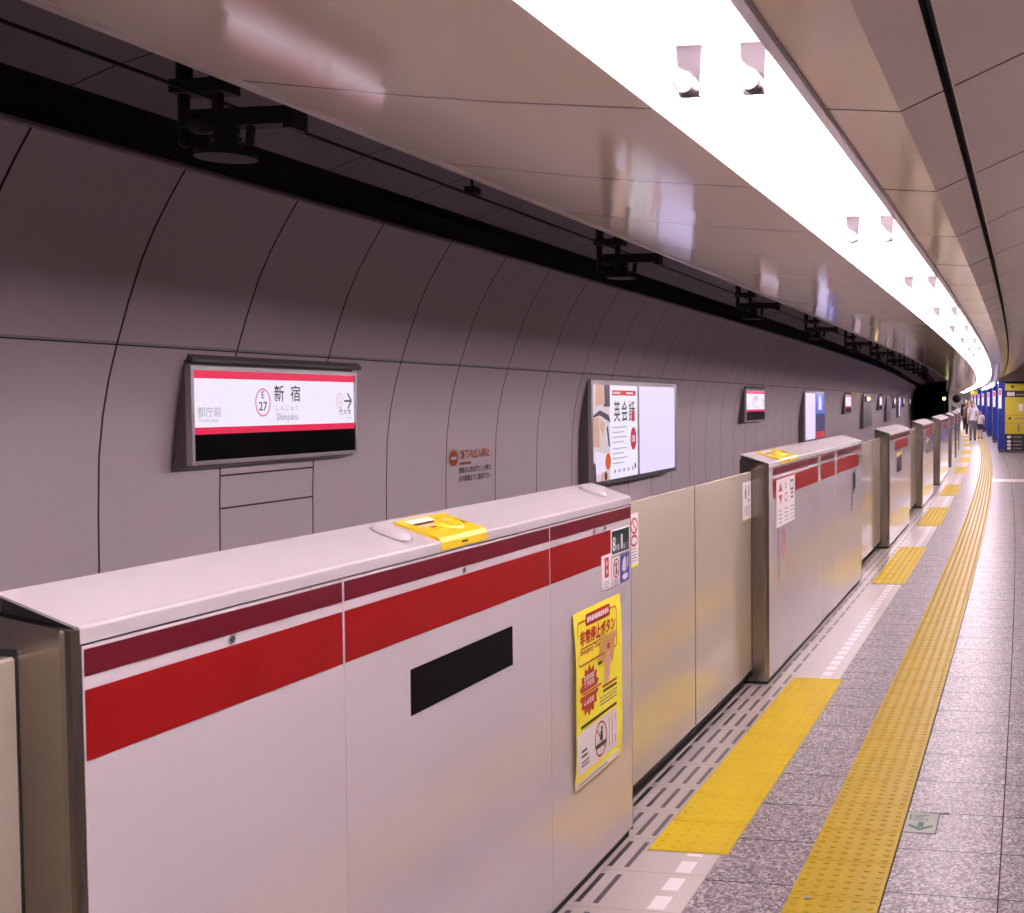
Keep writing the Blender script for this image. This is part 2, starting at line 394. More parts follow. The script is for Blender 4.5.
def gate(s0, L, n, label, seams, det):
    g = thing('platform_gate', label, 'platform gate', s0, 0, 0, 'white platform gates along the track', at=s0 + L / 2)
    # base and core
    MB().box(-.145, -.012, .012, L - .012, 0, .045, 'black').build('plinth', g)
    MB().prism([(-.148, .04), (-.006, .04), (-.010, 1.2775), (-.148, 1.325)], .006, L - .006, 'black').build('core', g)
    ys = [.003] + seams + [L - .003]
    for a, b in zip(ys, ys[1:]):
        MB().prism([(-.005, .032), (0, .034), (0, 1.2505), (-.005, 1.2515)], a + .0015, b - .0015, 'gate').build('front_panel', g)
    MB().box(-.152, -.148, .02, L - .02, .03, 1.315, 'gate').build('back_panel', g)
    MB().prism(CAPP, .001, L - .001, 'gatecap').build('top_cap', g)
    for y, q in ((0, 1), (L, -1)):
        e = MB(); pts = end_outline(y, q); nn = len(pts)
        vs = [(x, yy, .022) for x, yy in pts] + [(x, yy, 1.277 - .17 * x) for x, yy in pts]
        e.add(vs, [list(range(nn - 1, -1, -1)), list(range(nn, 2 * nn))], 'steel')
        e.add(vs, [(i, (i + 1) % nn, nn + (i + 1) % nn, nn + i) for i in range(nn)], 'steel', False)
        eo = e.build('end_cover', g); eo['label'] = 'brushed steel end cover'
        yy = (-.0185, -.012) if q > 0 else (L + .012, L + .0185)
        MB().box(-.128, -.0965, *yy, .05, 1.247, 'black').build('door_slot', g)
    # stripes
    z0, z1, z2, z3 = 1.067, 1.18, 1.202, 1.245
    sd = MB(); sr = MB()
    for a, b in det['dred']: sd.prism([(-.001, z2), (.0012, z2), (.0012, z3), (-.001, z3)], a, b, 'dred')
    for a, b in det['red']: sr.prism([(-.001, z0), (.0012, z0), (.0012, z1), (-.001, z1)], a, b, 'red')
    o = sd.build('stripe', g); o['label'] = 'narrow dark red stripe'
    o = sr.build('stripe', g); o['label'] = 'wide bright red stripe'
    for a in det.get('locks', []):
        m = MB(); m.tube((-.002, a, 1.192), (.003, a, 1.192), .0085, 'alu', 14); m.tube((.002, a, 1.192), (.0036, a, 1.192), .006, 'black', 12)
        m.box(.003, .0046, a - .0012, a + .0012, 1.188, 1.196, 'alu'); m.build('keyhole', g)
    if 'window' in det:
        a, b = det['window']
        m = MB(); m.prism([(-.004, .8765), (.0012, .8765), (.0012, .9895), (-.004, .9895)], a, b, 'blackgloss'); m.build('display_window', g)
    # emergency release on top
    if 'rel' in det:
        a, b = det['rel']; sl = -.337
        zt = lambda x: 1.2815 + sl * x
        m = MB()
        m.prism([(.0022, 1.258), (.0026, 1.278), (-.004, 1.2905), (-.128, zt(-.128) + .005), (-.128, zt(-.128) - .004), (-.01, 1.27), (-.002, 1.258)], a, b, 'yellow')
        rel = m.build('emergency_release_cover', g)
        T = lambda x, up=.0062: zt(x) + up
        w = b - a
        st = MB()
        def top(y0, y1, x0, x1, mm, up=.0062): st.add([(x0, y0, T(x0, up)), (x0, y1, T(x0, up)), (x1, y1, T(x1, up)), (x1, y0, T(x1, up))], [(3, 2, 1, 0)], mm)
        top(a + w * .12, a + w * .60, -.118, -.097, 'paper'); top(a + w * .14, a + w * .66, -.096, -.086, 'inkblk')
        top(a + w * .16, a + w * .46, -.080, -.045, 'paper'); top(a + w * .27, a + w * .38, -.068, -.058, 'inkred', .0068)
        for i in range(5): top(a + w * (.18 + .055 * i), a + w * (.21 + .055 * i), -.077, -.073, 'inkred', .0068); top(a + w * (.18 + .055 * i), a + w * (.21 + .055 * i), -.053, -.049, 'inkred', .0068)
        st.build('instruction_sticker', rel)
        h = MB(); cy = a + w * .66; cx = -.064; nn = 24
        ring = []
        for i in range(nn):
            t = 2 * PI * i / nn
            for rr, up in ((.037, .006), (.033, .013), (.024, .013), (.021, .006)):
                x = cx + rr * math.cos(t); ring.append((x, cy + rr * 1.35 * math.sin(t), T(x, up)))
        h.add(ring, [(i * 4 + k, ((i + 1) % nn) * 4 + k, ((i + 1) % nn) * 4 + k + 1, i * 4 + k + 1) for i in range(nn) for k in range(3)], 'yellow', True)
        h.add([(cx - .03, cy - .006, T(cx - .03, .014)), (cx - .03, cy + .006, T(cx - .03, .014)), (cx + .03, cy + .006, T(cx + .03, .014)), (cx + .03, cy - .006, T(cx + .03, .014))], [(3, 2, 1, 0)], 'yellow')
        h.build('pull_ring', rel)
        d2 = MB(); d2.add([(x, y, T(x, .0066)) for x, y in ((-.085, a + w * .86), (-.085, a + w * .93), (-.04, a + w * .97), (-.04, a + w * .88))], [(3, 2, 1, 0)], 'inkblk')
        d2.rect(a + w * .42, a + w * .56, 1.267, 1.272, .003, 'inkblk'); d2.build('arrow_mark', rel)
    for a in det.get('bumps', []):
        m = MB(); n1 = 10; vs = []
        for i in range(n1 + 1):
            t = i / n1; x = -.130 + .098 * t; q = max(.0, 1 - (2 * t - 1) ** 6) ** .5
            zt = 1.2815 - .337 * x
            for k in range(9):
                al = PI * k / 8; vs.append((x, a - .030 * q * math.cos(al), zt + .002 + .014 * q * math.sin(al)))
        m.add(vs, [(i * 9 + k, i * 9 + k + 1, (i + 1) * 9 + k + 1, (i + 1) * 9 + k) for i in range(n1) for k in range(8)], 'gatecap', True)
        zt = 1.2815 - .337 * -.081
        m.add([(-.129, a - .024, 1.2815 + .337 * .129 + .0015), (-.129, a + .022, 1.2815 + .337 * .129 + .0015), (-.033, a + .022, 1.2815 + .337 * .033 + .0015), (-.033, a - .026, 1.2815 + .337 * .033 + .0015)], [(3, 2, 1, 0)], 'inkgrey')
        m.build('sensor_cover', g)
    if det.get('box'):
        a, b, z0_, z1_ = det['box']
        m = MB(); m.box(0, .004, a, b, z0_, z1_, 'inkblk'); m.box(.0035, .0046, a + .12, b - .16, z0_ + .10, z1_ - .03, 'inkgrey'); m.build('notice_plate', g)
        m = MB(); m.box(0, .002, a - .04, b + .1, z1_ + .02, z1_ + .06, 'yellow'); m.build('caution_strip', g)
    # sliding doors
    for q in (-1, 1):
        if q < 0: a, b = -1.178, -.018
        else: a, b = L + .018, L + 1.178
        m = MB(); m.prism([(-.125, .084), (-.1015, .084), (-.1, .087), (-.1, 1.231), (-.104, 1.2355), (-.122, 1.2355), (-.125, 1.231)], a, b, 'leaf')
        dr = m.build('sliding_door', g)
        e = a - .006 if q < 0 else b
        MB().box(-.123, -.102, e, e + .006, .086, 1.233, 'black').build('rubber_edge', dr)
        MB().prism([(-.123, .084), (-.110, .086), (-.150, .004), (-.160, .004)], a, b, 'black').build('bottom_seal', dr)
    if n > 1:                       # slightly deeper housing, the doors stay on their line
        g.scale = (1.12, 1, 1)
        for c in g.children:
            if c.name.split('.')[0] in ('sliding_door', 'door_slot'): c.scale = (1 / 1.12, 1, 1)
    return g
PER = 16.19
shorts = dict(dred=[(.008, .708), (.718, 2.562)], red=[(.008, .708), (.718, 2.562)], locks=[.35, 1.262], window=(.987, 1.549), rel=(1.142, 1.395), bumps=[1.05, 2.40])
gates = []
def names(i): return ordw(i)
gi = 0
seq = [(1.60, 2.57, 'a'), (6.54, 3.94, 'b'), (12.85, 2.57, 'c'), (17.79, 2.57, 'c')]
for r in range(1, 7):
    for s0, L, t in ((6.54, 3.94, 'd'), (12.85, 2.57, 'c'), (17.79, 2.57, 'c')): seq.append((s0 + PER * r, L, t))
for s0, L, t in seq:
    if s0 + L > 100: break
    gi += 1
    if t == 'a':
        det = dict(shorts); det['red'] = [(.008, .708), (.718, 1.815), (1.824, 2.352)]; det['dred'] = [(.008, .708), (.718, 1.815), (1.824, 2.562)]; det['locks'] = [.352, 1.263, 2.19, 2.297]
        lab = 'nearest white platform gate with red stripes and a black display window'; sm = [.713, 1.82]
    elif t == 'b':
        det = dict(dred=[(.112, .82), (.826, 1.63), (1.76, 2.385), (2.52, 3.86)], red=[(.112, .82), (.826, 1.63), (1.76, 2.385), (2.52, 3.18), (3.186, 3.72)], rel=(.30, .86), bumps=[3.72])
        lab = 'long white platform gate behind the first opening, wide white gaps splitting its red stripes'; sm = [1.70, 2.44]
    elif t == 'c':
        det = dict(dred=[(.03, 2.54)], red=[(.60, 2.2)], locks=[1.3], rel=None, bumps=[2.35], box=(.85, 1.32, .80, .965)); det.pop('rel')
        lab = '%s white platform gate along the row, dark notice plate on its front' % ordw(gi); sm = [.713, 1.82]
    else:
        det = dict(dred=[(.03, 3.9)], red=[(.8, 1.6), (2.5, 3.4)], bumps=[3.72]); lab = '%s white platform gate along the row, a longer one' % ordw(gi); sm = [1.70, 2.44]
    gates.append(gate(s0, L, gi, lab, sm, det))

# ---------------------------------------------------------------- stickers and posters on the gates
def plate(name, label, cat, s, d, z, group=None, at=None): return thing(name, label, cat, s, d, z, group, at=at)
G1a, G2a = 1.6 + 1.285, 6.54 + 1.97
def onface(at, s, x=0.0):        # chord offset of a straight gate front at s
    return 0.0
# car and door number
t = plate('car_number_sign', 'dark green car and door number sign at the top corner of the nearest gate', 'sign', 3.953, .0015, 1.087, at=G1a)
m = MB(); m.box(-.001, .0008, 0, .192, -.003, .089, 'paper'); m.rect(.006, .186, .002, .085, .0012, 'inkgreen'); m.build('plate', t)
m = MB(); m.text('8', .012, .012, .032, .052, .0016, 'paper', .01); m.text('号車', .047, .010, .036, .024, .0016, 'paper'); m.text('1', .100, .012, .016, .054, .0016, 'paper', .01); m.text('番ドア', .124, .010, .055, .022, .0016, 'paper')
m.build('lettering', t)
t = plate('sticker', 'white sticker with red and white door arrows under the red stripe, nearest gate', 'sticker', 3.857, .0025, .975, 'pictogram stickers on the gates', at=G1a)
m = MB(); m.box(-.001, .0006, 0, .094, 0, .122, 'paper'); m.rect(.028, .066, .042, .112, .001, 'inkred')
for zc, q in ((.092, 1), (.062, -1)): m.poly([(.037, zc - .004 * q), (.057, zc - .004 * q), (.047, zc + .012 * q)], .0014, 'paper'); m.rect(.043, .051, zc - .010, zc - .003, .0014, 'paper') if q > 0 else m.rect(.043, .051, zc + .003, zc + .010, .0014, 'paper')
for i in range(3): m.rect(.02, .074, .008 + i * .009, .0105 + i * .009, .001, 'inkgrey')
m.build('printed_sheet', t)
t = plate('sticker', 'white sticker with a red prohibition circle below the car number sign', 'sticker', 3.962, .0025, .972, 'pictogram stickers on the gates', at=G1a)
m = MB(); m.box(-.001, .0006, 0, .076, 0, .106, 'paper'); m.ring(.038, .064, .030, .036, .006, .001, 'inkred'); m.disc(.038, .078, .007, .008, .001, 'inkblk'); m.poly([(.03, .042), (.044, .042), (.046, .068), (.034, .070)], .001, 'inkblk')
m.bar((.018, .088), (.058, .040), .005, .0014, 'inkred')
for i in range(3): m.rect(.01, .066, .004 + i * .008, .007 + i * .008, .001, 'inkgrey')
m.build('printed_sheet', t)
t = plate('sticker', 'blue and white sticker on the right edge of the nearest gate', 'sticker', 4.048, .0025, .976, 'pictogram stickers on the gates', at=G1a)
m = MB(); m.box(-.001, .0006, 0, .092, 0, .102, 'inkblue')
m.poly([(.012, .045), (.02, .078), (.04, .094), (.056, .084), (.056, .042), (.034, .036)], .001, 'paper'); m.poly([(.014, .022), (.036, .03), (.074, .028), (.072, .012), (.045, .006), (.022, .010)], .001, 'paper')
m.poly([(.064, .045), (.076, .052), (.08, .09), (.070, .088)], .001, 'paper'); m.build('printed_sheet', t)
t = plate('fine_print_label', 'tiny grey lines of fine print right of the yellow poster', 'sticker', 4.055, .0008, .905, at=G1a)
m = MB(); [m.rect(0, .066, i * .009, .0025 + i * .009, .0004, 'inkgrey') for i in range(6)]; m.build('printed_lines', t)
# emergency button poster (A2, curling at its lower left)
t = plate('poster', 'yellow emergency stop button poster taped to the nearest gate', 'poster', 3.588, .0, .352, at=G1a)
PW, PH = .442, .590
def px(y, z):                                   # gentle curl of the sheet
    return .003 + .010 * max(0, 1 - y / .10) ** 2 * max(0, math.sin(PI * z / PH)) + .006 * max(0, (y - .36) / .08) ** 2 * math.sin(PI * z / PH) + .004 * math.sin(z * 17) * .4 + .0022
def sheet(m, y0, y1, z0, z1, mm, up=0., ny=10, nz=14):
    vs = []; 
    for k in range(nz + 1):
        for i in range(ny + 1):
            y = y0 + (y1 - y0) * i / ny; z = z0 + (z1 - z0) * k / nz; zz = z + (.020 * y / PW if mm else 0)
            vs.append((px(y, z) + up, y, z))
    m.add(vs, [(k * (ny + 1) + i, k * (ny + 1) + i + 1, (k + 1) * (ny + 1) + i + 1, (k + 1) * (ny + 1) + i) for k in range(nz) for i in range(ny)], mm, True)
class PM(MB):                                    # printed graphics follow the sheet
    def build(self, name, parent):
        self.v = [(px(y, z) + x, y, z) for x, y, z in self.v]; return super().build(name, parent)
m = MB(); sheet(m, 0, PW, 0, PH, 'yelpaper'); sheet(m, .012, PW - .045, .045, .185, 'paper', .0006); sheet(m, .004, PW - .02, 0.004, .026, 'paper', .0006); m.build('paper_sheet', t)
m = PM()
def rrect(y0, y1, z0, z1, r, n=5):
    o = []
    for cy, cz, a in ((y1 - r, z0 + r, -PI / 2), (y1 - r, z1 - r, 0), (y0 + r, z1 - r, PI / 2), (y0 + r, z0 + r, PI)):
        o += [(cy + r * math.cos(a + PI / 2 * i / n), cz + r * math.sin(a + PI / 2 * i / n)) for i in range(n + 1)]
    return o
o1 = rrect(.028, .40, .405, .555, .02); o2 = rrect(.033, .395, .410, .550, .016); n_ = len(o1)
m.add([(.0008, y, z) for y, z in o1] + [(.0008, y, z) for y, z in o2], [(i, (i + 1) % n_, n_ + (i + 1) % n_, n_ + i) for i in range(n_)], 'inkred')
m.poly(rrect(.105, .335, .530, .572, .012), .0014, 'inkred'); [m.rect(.118 + .0205 * i, .134 + .0205 * i, .541 + (i % 2) * .002, .560, .002, 'paper') or m.rect(.122 + .0205 * i, .130 + .0205 * i, .547, .551, .0024, 'inkred') for i in range(10)]
m.text('非常停止ボタン', .050, .470, .335, .052, .0012, 'inkred', .035)
m.rect(.055, .24, .4605, .464, .001, 'inkblk')
m.text('Emergency Train Stop Button', .050, .436, .335, .024, .0012, 'inkred', .02)
m.poly([(.215, .385), (.362, .362), (.385, .465), (.235, .470)], .0018, 'tan'); m.rect(.215, .25, .375, .386, .002, 'inkblk')
m.poly([(.275, .300), (.325, .300), (.335, .37), (.325, .40), (.308, .425), (.296, .40), (.283, .372)], .0022, 'pink'); m.disc(.312, .425, .014, .012, .0026, 'inkred')
bp = []
for i in range(28):
    a = 2 * PI * i / 28; rr = 1.0 if i % 2 else .78
    bp.append((.135 + .092 * rr * math.cos(a), .310 + .088 * rr * math.sin(a)))
m.poly(bp, .0014, 'inkred')
m.rect(.06, .25, .300, .312, .0018, 'yelpaper'); m.rect(.063, .247, .3025, .3095, .002, 'inkred')
for z in (.326, .348, .266):
    for i in range(4):
        y_ = .088 + i * .024; m.frame(y_, y_ + .018, z, z + .017, .004, .002, 'paper'); m.rect(y_ + .007, y_ + .011, z, z + .017, .0022, 'paper')
m.rect(.262, .40, .285, .293, .001, 'inkred'); m.rect(.268, .40, .268, .276, .001, 'inkblk')
for z in (.252, .240, .228): m.rect(.235, .40, z, z + .004, .001, 'inkgrey')
m.rect(.055, .395, .196, .205, .001, 'inkblk')
m.ring(.235, .115, .058, .062, .007, .0014, 'inkred'); m.bar((.195, .155), (.276, .075), .006, .0018, 'inkred'); m.rect(.185, .285, .087, .103, .0016, 'inkblk')
m.disc(.245, .150, .008, .008, .0016, 'inkblk'); m.poly([(.222, .112), (.252, .110), (.250, .142), (.232, .142)], .0016, 'inkblk')
for y in (.315, .345, .375): m.rect(y, y + .005, .065, .17, .0012, 'inkred')
for z, w_ in ((.115, .05), (.098, .055), (.078, .07), (.066, .07)): m.rect(.055, .055 + w_, z, z + .008, .0012, 'inkblk' if z > .09 else 'inkgrey')
m.rect(.03, .30, .012, .016, .0014, 'inkgrey')
m.build('printed_picture', t)
# stickers on the second gate
t = plate('sticker', 'white panel of three pictograms below the stripe at the left of the long second gate', 'sticker', 6.735, .0028, .885, 'pictogram stickers on the gates', at=G2a)
m = MB(); m.box(-.001, .0006, 0, .56, 0, .285, 'paper')
for zc, q in ((.235, 1), (.165, -1)): m.poly([(.06, zc - .025 * q), (.17, zc - .025 * q), (.115, zc + .032 * q)], .001, 'inkred')
m.poly([(.24, .22), (.32, .22), (.28, .265)], .0009, 'inkorange'); m.poly([(.255, .225), (.305, .225), (.28, .25)], .0012, 'paper'); m.ring(.28, .165, .045, .030, .010, .001, 'inkorange')
m.frame(.42, .51, .195, .262, .014, .001, 'inkblk'); m.frame(.43, .51, .145, .185, .012, .001, 'inkblk')
for y in (.06, .24, .42):
    for i in range(4): m.rect(y, y + .10, .02 + i * .024, .026 + i * .024, .001, 'inkgrey')
m.build('printed_sheet', t)
t = plate('sticker', 'upright sticker with two red prohibition rings on the long second gate', 'sticker', 6.80, .0028, .545, 'pictogram stickers on the gates', at=G2a)
m = MB(); m.box(-.001, .0006, 0, .26, 0, .335, 'gate')
for zc in (.265, .185): m.ring(.13, zc, .085, .042, .014, .001, 'inkred'); m.bar((.08, zc + .025), (.18, zc - .025), .008, .0012, 'inkred')
for i in range(5): m.rect(.05, .21, .02 + i * .024, .026 + i * .024, .001, 'inkgrey')
m.build('printed_sheet', t)
t = plate('car_number_sign', 'dark upright notice near the right end of the long second gate', 'sign', 9.83, .0028, .70, at=G2a)
m = MB(); m.box(-.001, .0006, 0, .30, 0, .36, 'gate'); m.rect(.03, .25, .16, .35, .001, 'inkgrey'); m.rect(.06, .22, .18, .33, .0013, 'inkblk')
for i in range(5): m.rect(.04, .22, .02 + i * .025, .03 + i * .025, .001, 'inkgrey')
m.build('printed_sheet', t)
t = plate('sticker', 'small dark sticker at the right end of the stripe on the second gate', 'sticker', 10.30, .0028, 1.05, 'pictogram stickers on the gates', at=G2a)
m = MB(); m.box(-.001, .0006, 0, .14, 0, .10, 'inkblk'); m.rect(.02, .12, .015, .03, .001, 'paper'); m.rect(.02, .07, .045, .08, .001, 'paper'); m.build('printed_sheet', t)
t = plate('sticker', 'white pictogram sticker on the right sliding door of the first opening', 'sticker', 6.308, -.0965, .968, 'pictogram stickers on the gates', at=G2a)
m = MB(); m.box(-.001, .0006, 0, .20, 0, .215, 'paper'); m.rect(0, .20, 0, .008, .001, 'yellow')
m.poly([(.05, .12), (.075, .12), (.08, .17), (.06, .185), (.045, .16)], .001, 'inkblk'); m.disc(.065, .19, .009, .01, .001, 'inkblk'); m.poly([(.125, .13), (.15, .13), (.155, .19), (.13, .19)], .001, 'inkgrey'); m.rect(.12, .16, .10, .115, .001, 'inkgrey')
for i in range(5): m.rect(.03, .17, .025 + i * .012, .029 + i * .012, .001, 'inkgrey')
m.build('printed_sheet', t)
t = plate('sticker', 'cream sticker with red rings on the left sliding door of the first opening', 'sticker', 4.33, -.0965, .972, 'pictogram stickers on the gates', at=G1a)
m = MB(); m.box(-.001, .0006, 0, .20, 0, .215, 'paper'); m.rect(0, .20, 0, .010, .001, 'yelpaper'); m.ring(.15, .165, .042, .034, .009, .001, 'inkred'); m.bar((.12, .19), (.18, .14), .007, .0012, 'inkred'); m.ring(.15, .105, .042, .024, .009, .001, 'inkred')
for i in range(5): m.rect(.03, .18, .022 + i * .012, .026 + i * .012, .001, 'inkgrey')
m.build('printed_sheet', t)

# ---------------------------------------------------------------- tactile paving
def dot(m, s, d, z, r, h, mm, n=8):
    vs = [W(s + r * math.cos(2 * PI * i / n), d + r * math.sin(2 * PI * i / n), z) for i in range(n)]
    vs += [W(s + r * .6 * math.cos(2 * PI * i / n), d + r * .6 * math.sin(2 * PI * i / n), z + h) for i in range(n)]
    m.add(vs, [(i, (i + 1) % n, n + (i + 1) % n, n + i) for i in range(n)] + [tuple(range(n, 2 * n))], mm, False)
def slab(m, a, b, d0, d1, h, mm, bev=.002):
    vs = [W(s, d, 0.) for s, d in ((a, d0), (b, d0), (b, d1), (a, d1))] + [W(s, d, h) for s, d in ((a + bev, d0 + bev), (b - bev, d0 + bev), (b - bev, d1 - bev), (a + bev, d1 - bev))]
    m.add(vs, [(0, 1, 5, 4), (1, 2, 6, 5), (2, 3, 7, 6), (3, 0, 4, 7), (4, 5, 6, 7)], mm)
m = MB(); k = 0; s = -1.06
while s < 101.5:
    slab(m, s, s + .2995, .692, .998, .003, 'tacstrip')
    if s < 62:
        for i in range(6):
            for j_ in range(6):
                dot(m, s + .025 + .05 * i, .719 + .0505 * j_, .003, .0135, .0032, 'tacstrip', 8 if s < 14 else 5)
    s += .3
st = m.build('tactile_strip'); tag(st, 'long amber tactile paving strip curving along the platform', 'tactile paving')
m = MB(); c_ = W(3.71, .757, .004); m.tube(c_, c_ + Vector((0, 0, .004)), .011, 'inkgrey', 14); m.build('floor_stud', st)
cents = []
c0 = 5.38
for r in range(0, 6):
    for off in (0., 6.30, 11.24): cents.append(c0 + off + PER * r)
for i, c in enumerate(cents):
    m = MB()
    for k in range(9):
        a = c - 1.35 + .3 * k
        if not k: slab(m, c - 1.353, c + 1.353, .101, .408, .0015, 'inkgrey')
        slab(m, a, a + .2965, .104, .405, .005, 'tacblock')
        if c < 60:
            for u in range(5):
                for v_ in range(5): dot(m, a + .03 + .06 * u, .1345 + .06 * v_, .005, .011, .003, 'tacblock', 8 if c < 14 else 5)
    o = m.build('tactile_block')
    tag(o, 'bright yellow tactile block of nine tiles before the %s gate opening' % ordw(i + 1), 'tactile paving', 'yellow tactile blocks at the gate openings')
# floor arrow tile
t = thing('floor_sign_tile', 'small pale floor tile with a green arrow beside the amber strip', 'floor sign', 4.36, 1.003, 0.0005)
m = MB(); m.add([(0, 0, .002), (.122, 0, .002), (.122, .214, .002), (0, .214, .002), (0, 0, 0), (.122, 0, 0), (.122, .214, 0), (0, .214, 0)], [(0, 1, 2, 3), (0, 4, 5, 1), (1, 5, 6, 2), (2, 6, 7, 3), (3, 7, 4, 0)], mat('pale sign tile', (.30, .315, .26), .5, spec=.2)); m.build('tile', t)
m = MB()
def fl(pts, mm): m.add([(x, y, .0026) for x, y in pts], [list(range(len(pts)))], mm)
fl([(.050, .11), (.072, .11), (.072, .055), (.050, .055)], 'inkarrow')
fl([(.061, .020), (.108, .062), (.108, .085), (.061, .045)], 'inkarrow'); fl([(.061, .020), (.061, .045), (.014, .085), (.014, .062)], 'inkarrow')
for a, b, c_, d_ in ((.012, .085, .130, .136), (.012, .085, .180, .186), (.012, .018, .136, .180), (.079, .085, .136, .150), (.030, .070, .152, .158), (.030, .070, .166, .170)): fl([(a, c_), (b, c_), (b, d_), (a, d_)], 'inkarrow')
m.build('printed_arrow', t)
m = MB(); m.box(.122, .127, -.004, .214, .0003, .0012, 'black'); m.box(.08, .16, .214, .219, .0003, .0012, 'black'); m.build('gap_line', t)

# ---------------------------------------------------------------- signs on the tunnel wall
def station_sign(near=True):
    t = thing('station_sign', 'x', 'station sign', 0, 0, 0, 'lit station name signs on the tunnel wall')
    Wd, z0, z1 = 1.775, 1.238, 1.862
    MB().prism([(-.135, 1.215), (-.035, z0), (-.03, z0), (-.03, z1), (-.04, 1.885)], .014, Wd - .014, 'greybox').build('housing', t)
    h = MB(); h.prism([(-.036, 1.885), (-.004, 1.868), (.004, 1.872), (.004, 1.893), (-.036, 1.925)], .03, Wd + .05, 'greybox'); h.build('hood', t)
    fr = MB(); T = .038
    o_ = .012
    for a, b, c, d in ((o_, Wd - o_, z0 + o_, z0 + T), (o_, Wd - o_, z1 - T, z1 - o_), (o_, T, z0 + T, z1 - T), (Wd - T, Wd - o_, z0 + T, z1 - T)): fr.box(-.035, .004, a, b, c, d, 'alu')
    fr.build('frame', t)
    f = MB(); x = -.008; a, b = T, Wd - T
    f.rect(a, b, 1.435, 1.478, x, 'e_red'); f.rect(a, b, 1.478, 1.775, x, 'e_white'); f.rect(a, b, 1.775, z1 - T, x, 'e_red'); f.build('lit_panel', t)
    f = MB(); f.rect(a, b, z0 + T, 1.435, x, 'blackgloss'); f.build('display_screen', t)
    l = MB(); x = -.006
    l.text('E', .676, 1.655, .028, .045, x, 'e_ink', .01); l.text('27', .650, 1.575, .082, .058, x, 'e_ink', .012)
    l.build('station_number', t); l = MB(); l.text('新', .806, 1.634, .105, .11, x, 'e_ink', .008); l.text('宿', .983, 1.634, .105, .11, x, 'e_ink', .008)
    l.text('しんじゅく', .826, 1.572, .235, .040, x, 'e_grey'); l.text('Shinjuku', .826, 1.495, .235, .062, x, 'e_grey', .01)
    l.build('station_name', t); l = MB(); l.text('都庁前', .075, 1.540, .21, .062, x, 'e_grey'); l.text('Tochomae', .085, 1.510, .17, .022, x, 'e_grey')
    l.build('previous_station_name', t); l = MB(); l.text('E', 1.548, 1.652, .014, .022, x, 'e_grey'); l.text('26', 1.535, 1.615, .042, .028, x, 'e_grey')
    l.text('代々木', 1.545, 1.535, .155, .048, x, 'e_ink'); l.text('Yoyogi', 1.615, 1.505, .085, .020, x, 'e_grey')
    l.build('next_station_name', t)
    l = MB(); l.ring(.69, 1.628, .078, .092, .010, x, 'e_pink'); l.build('number_ring', t)
    l = MB(); l.ring(1.555, 1.640, .040, .055, .005, x, 'e_pink'); l.build('number_ring', t)
    l = MB(); l.rect(1.612, 1.700, 1.631, 1.645, x, 'e_ink'); l.bar((1.655, 1.695), (1.704, 1.638), .014, x, 'e_ink'); l.bar((1.655, 1.581), (1.704, 1.638), .014, x, 'e_ink'); l.build('arrow', t)
    return t
sg = station_sign()
sd_ = -3.58; KS = (1.4775 + 3.58) / (1.4775 + 3.45)
def wall_place(o, s):
    place(o, s * KS, sd_, 1.6373 * (1 - KS)); o.scale = (KS, KS, KS); return o
spos = [6.24, 20.95, 36.0, 50.8, 65.5, 80.2, 95.]
for i, s in enumerate(spos):
    o = sg if i == 0 else copy_tree(sg)
    wall_place(o, s)
    o['label'] = ['large lit station name sign with red bands, nearest on the tunnel wall', 'second lit station name sign, just right of the lit English class poster case', 'third lit station name sign along the tunnel wall'][i] if i < 3 else '%s lit station name sign along the tunnel wall' % ordw(i + 1)
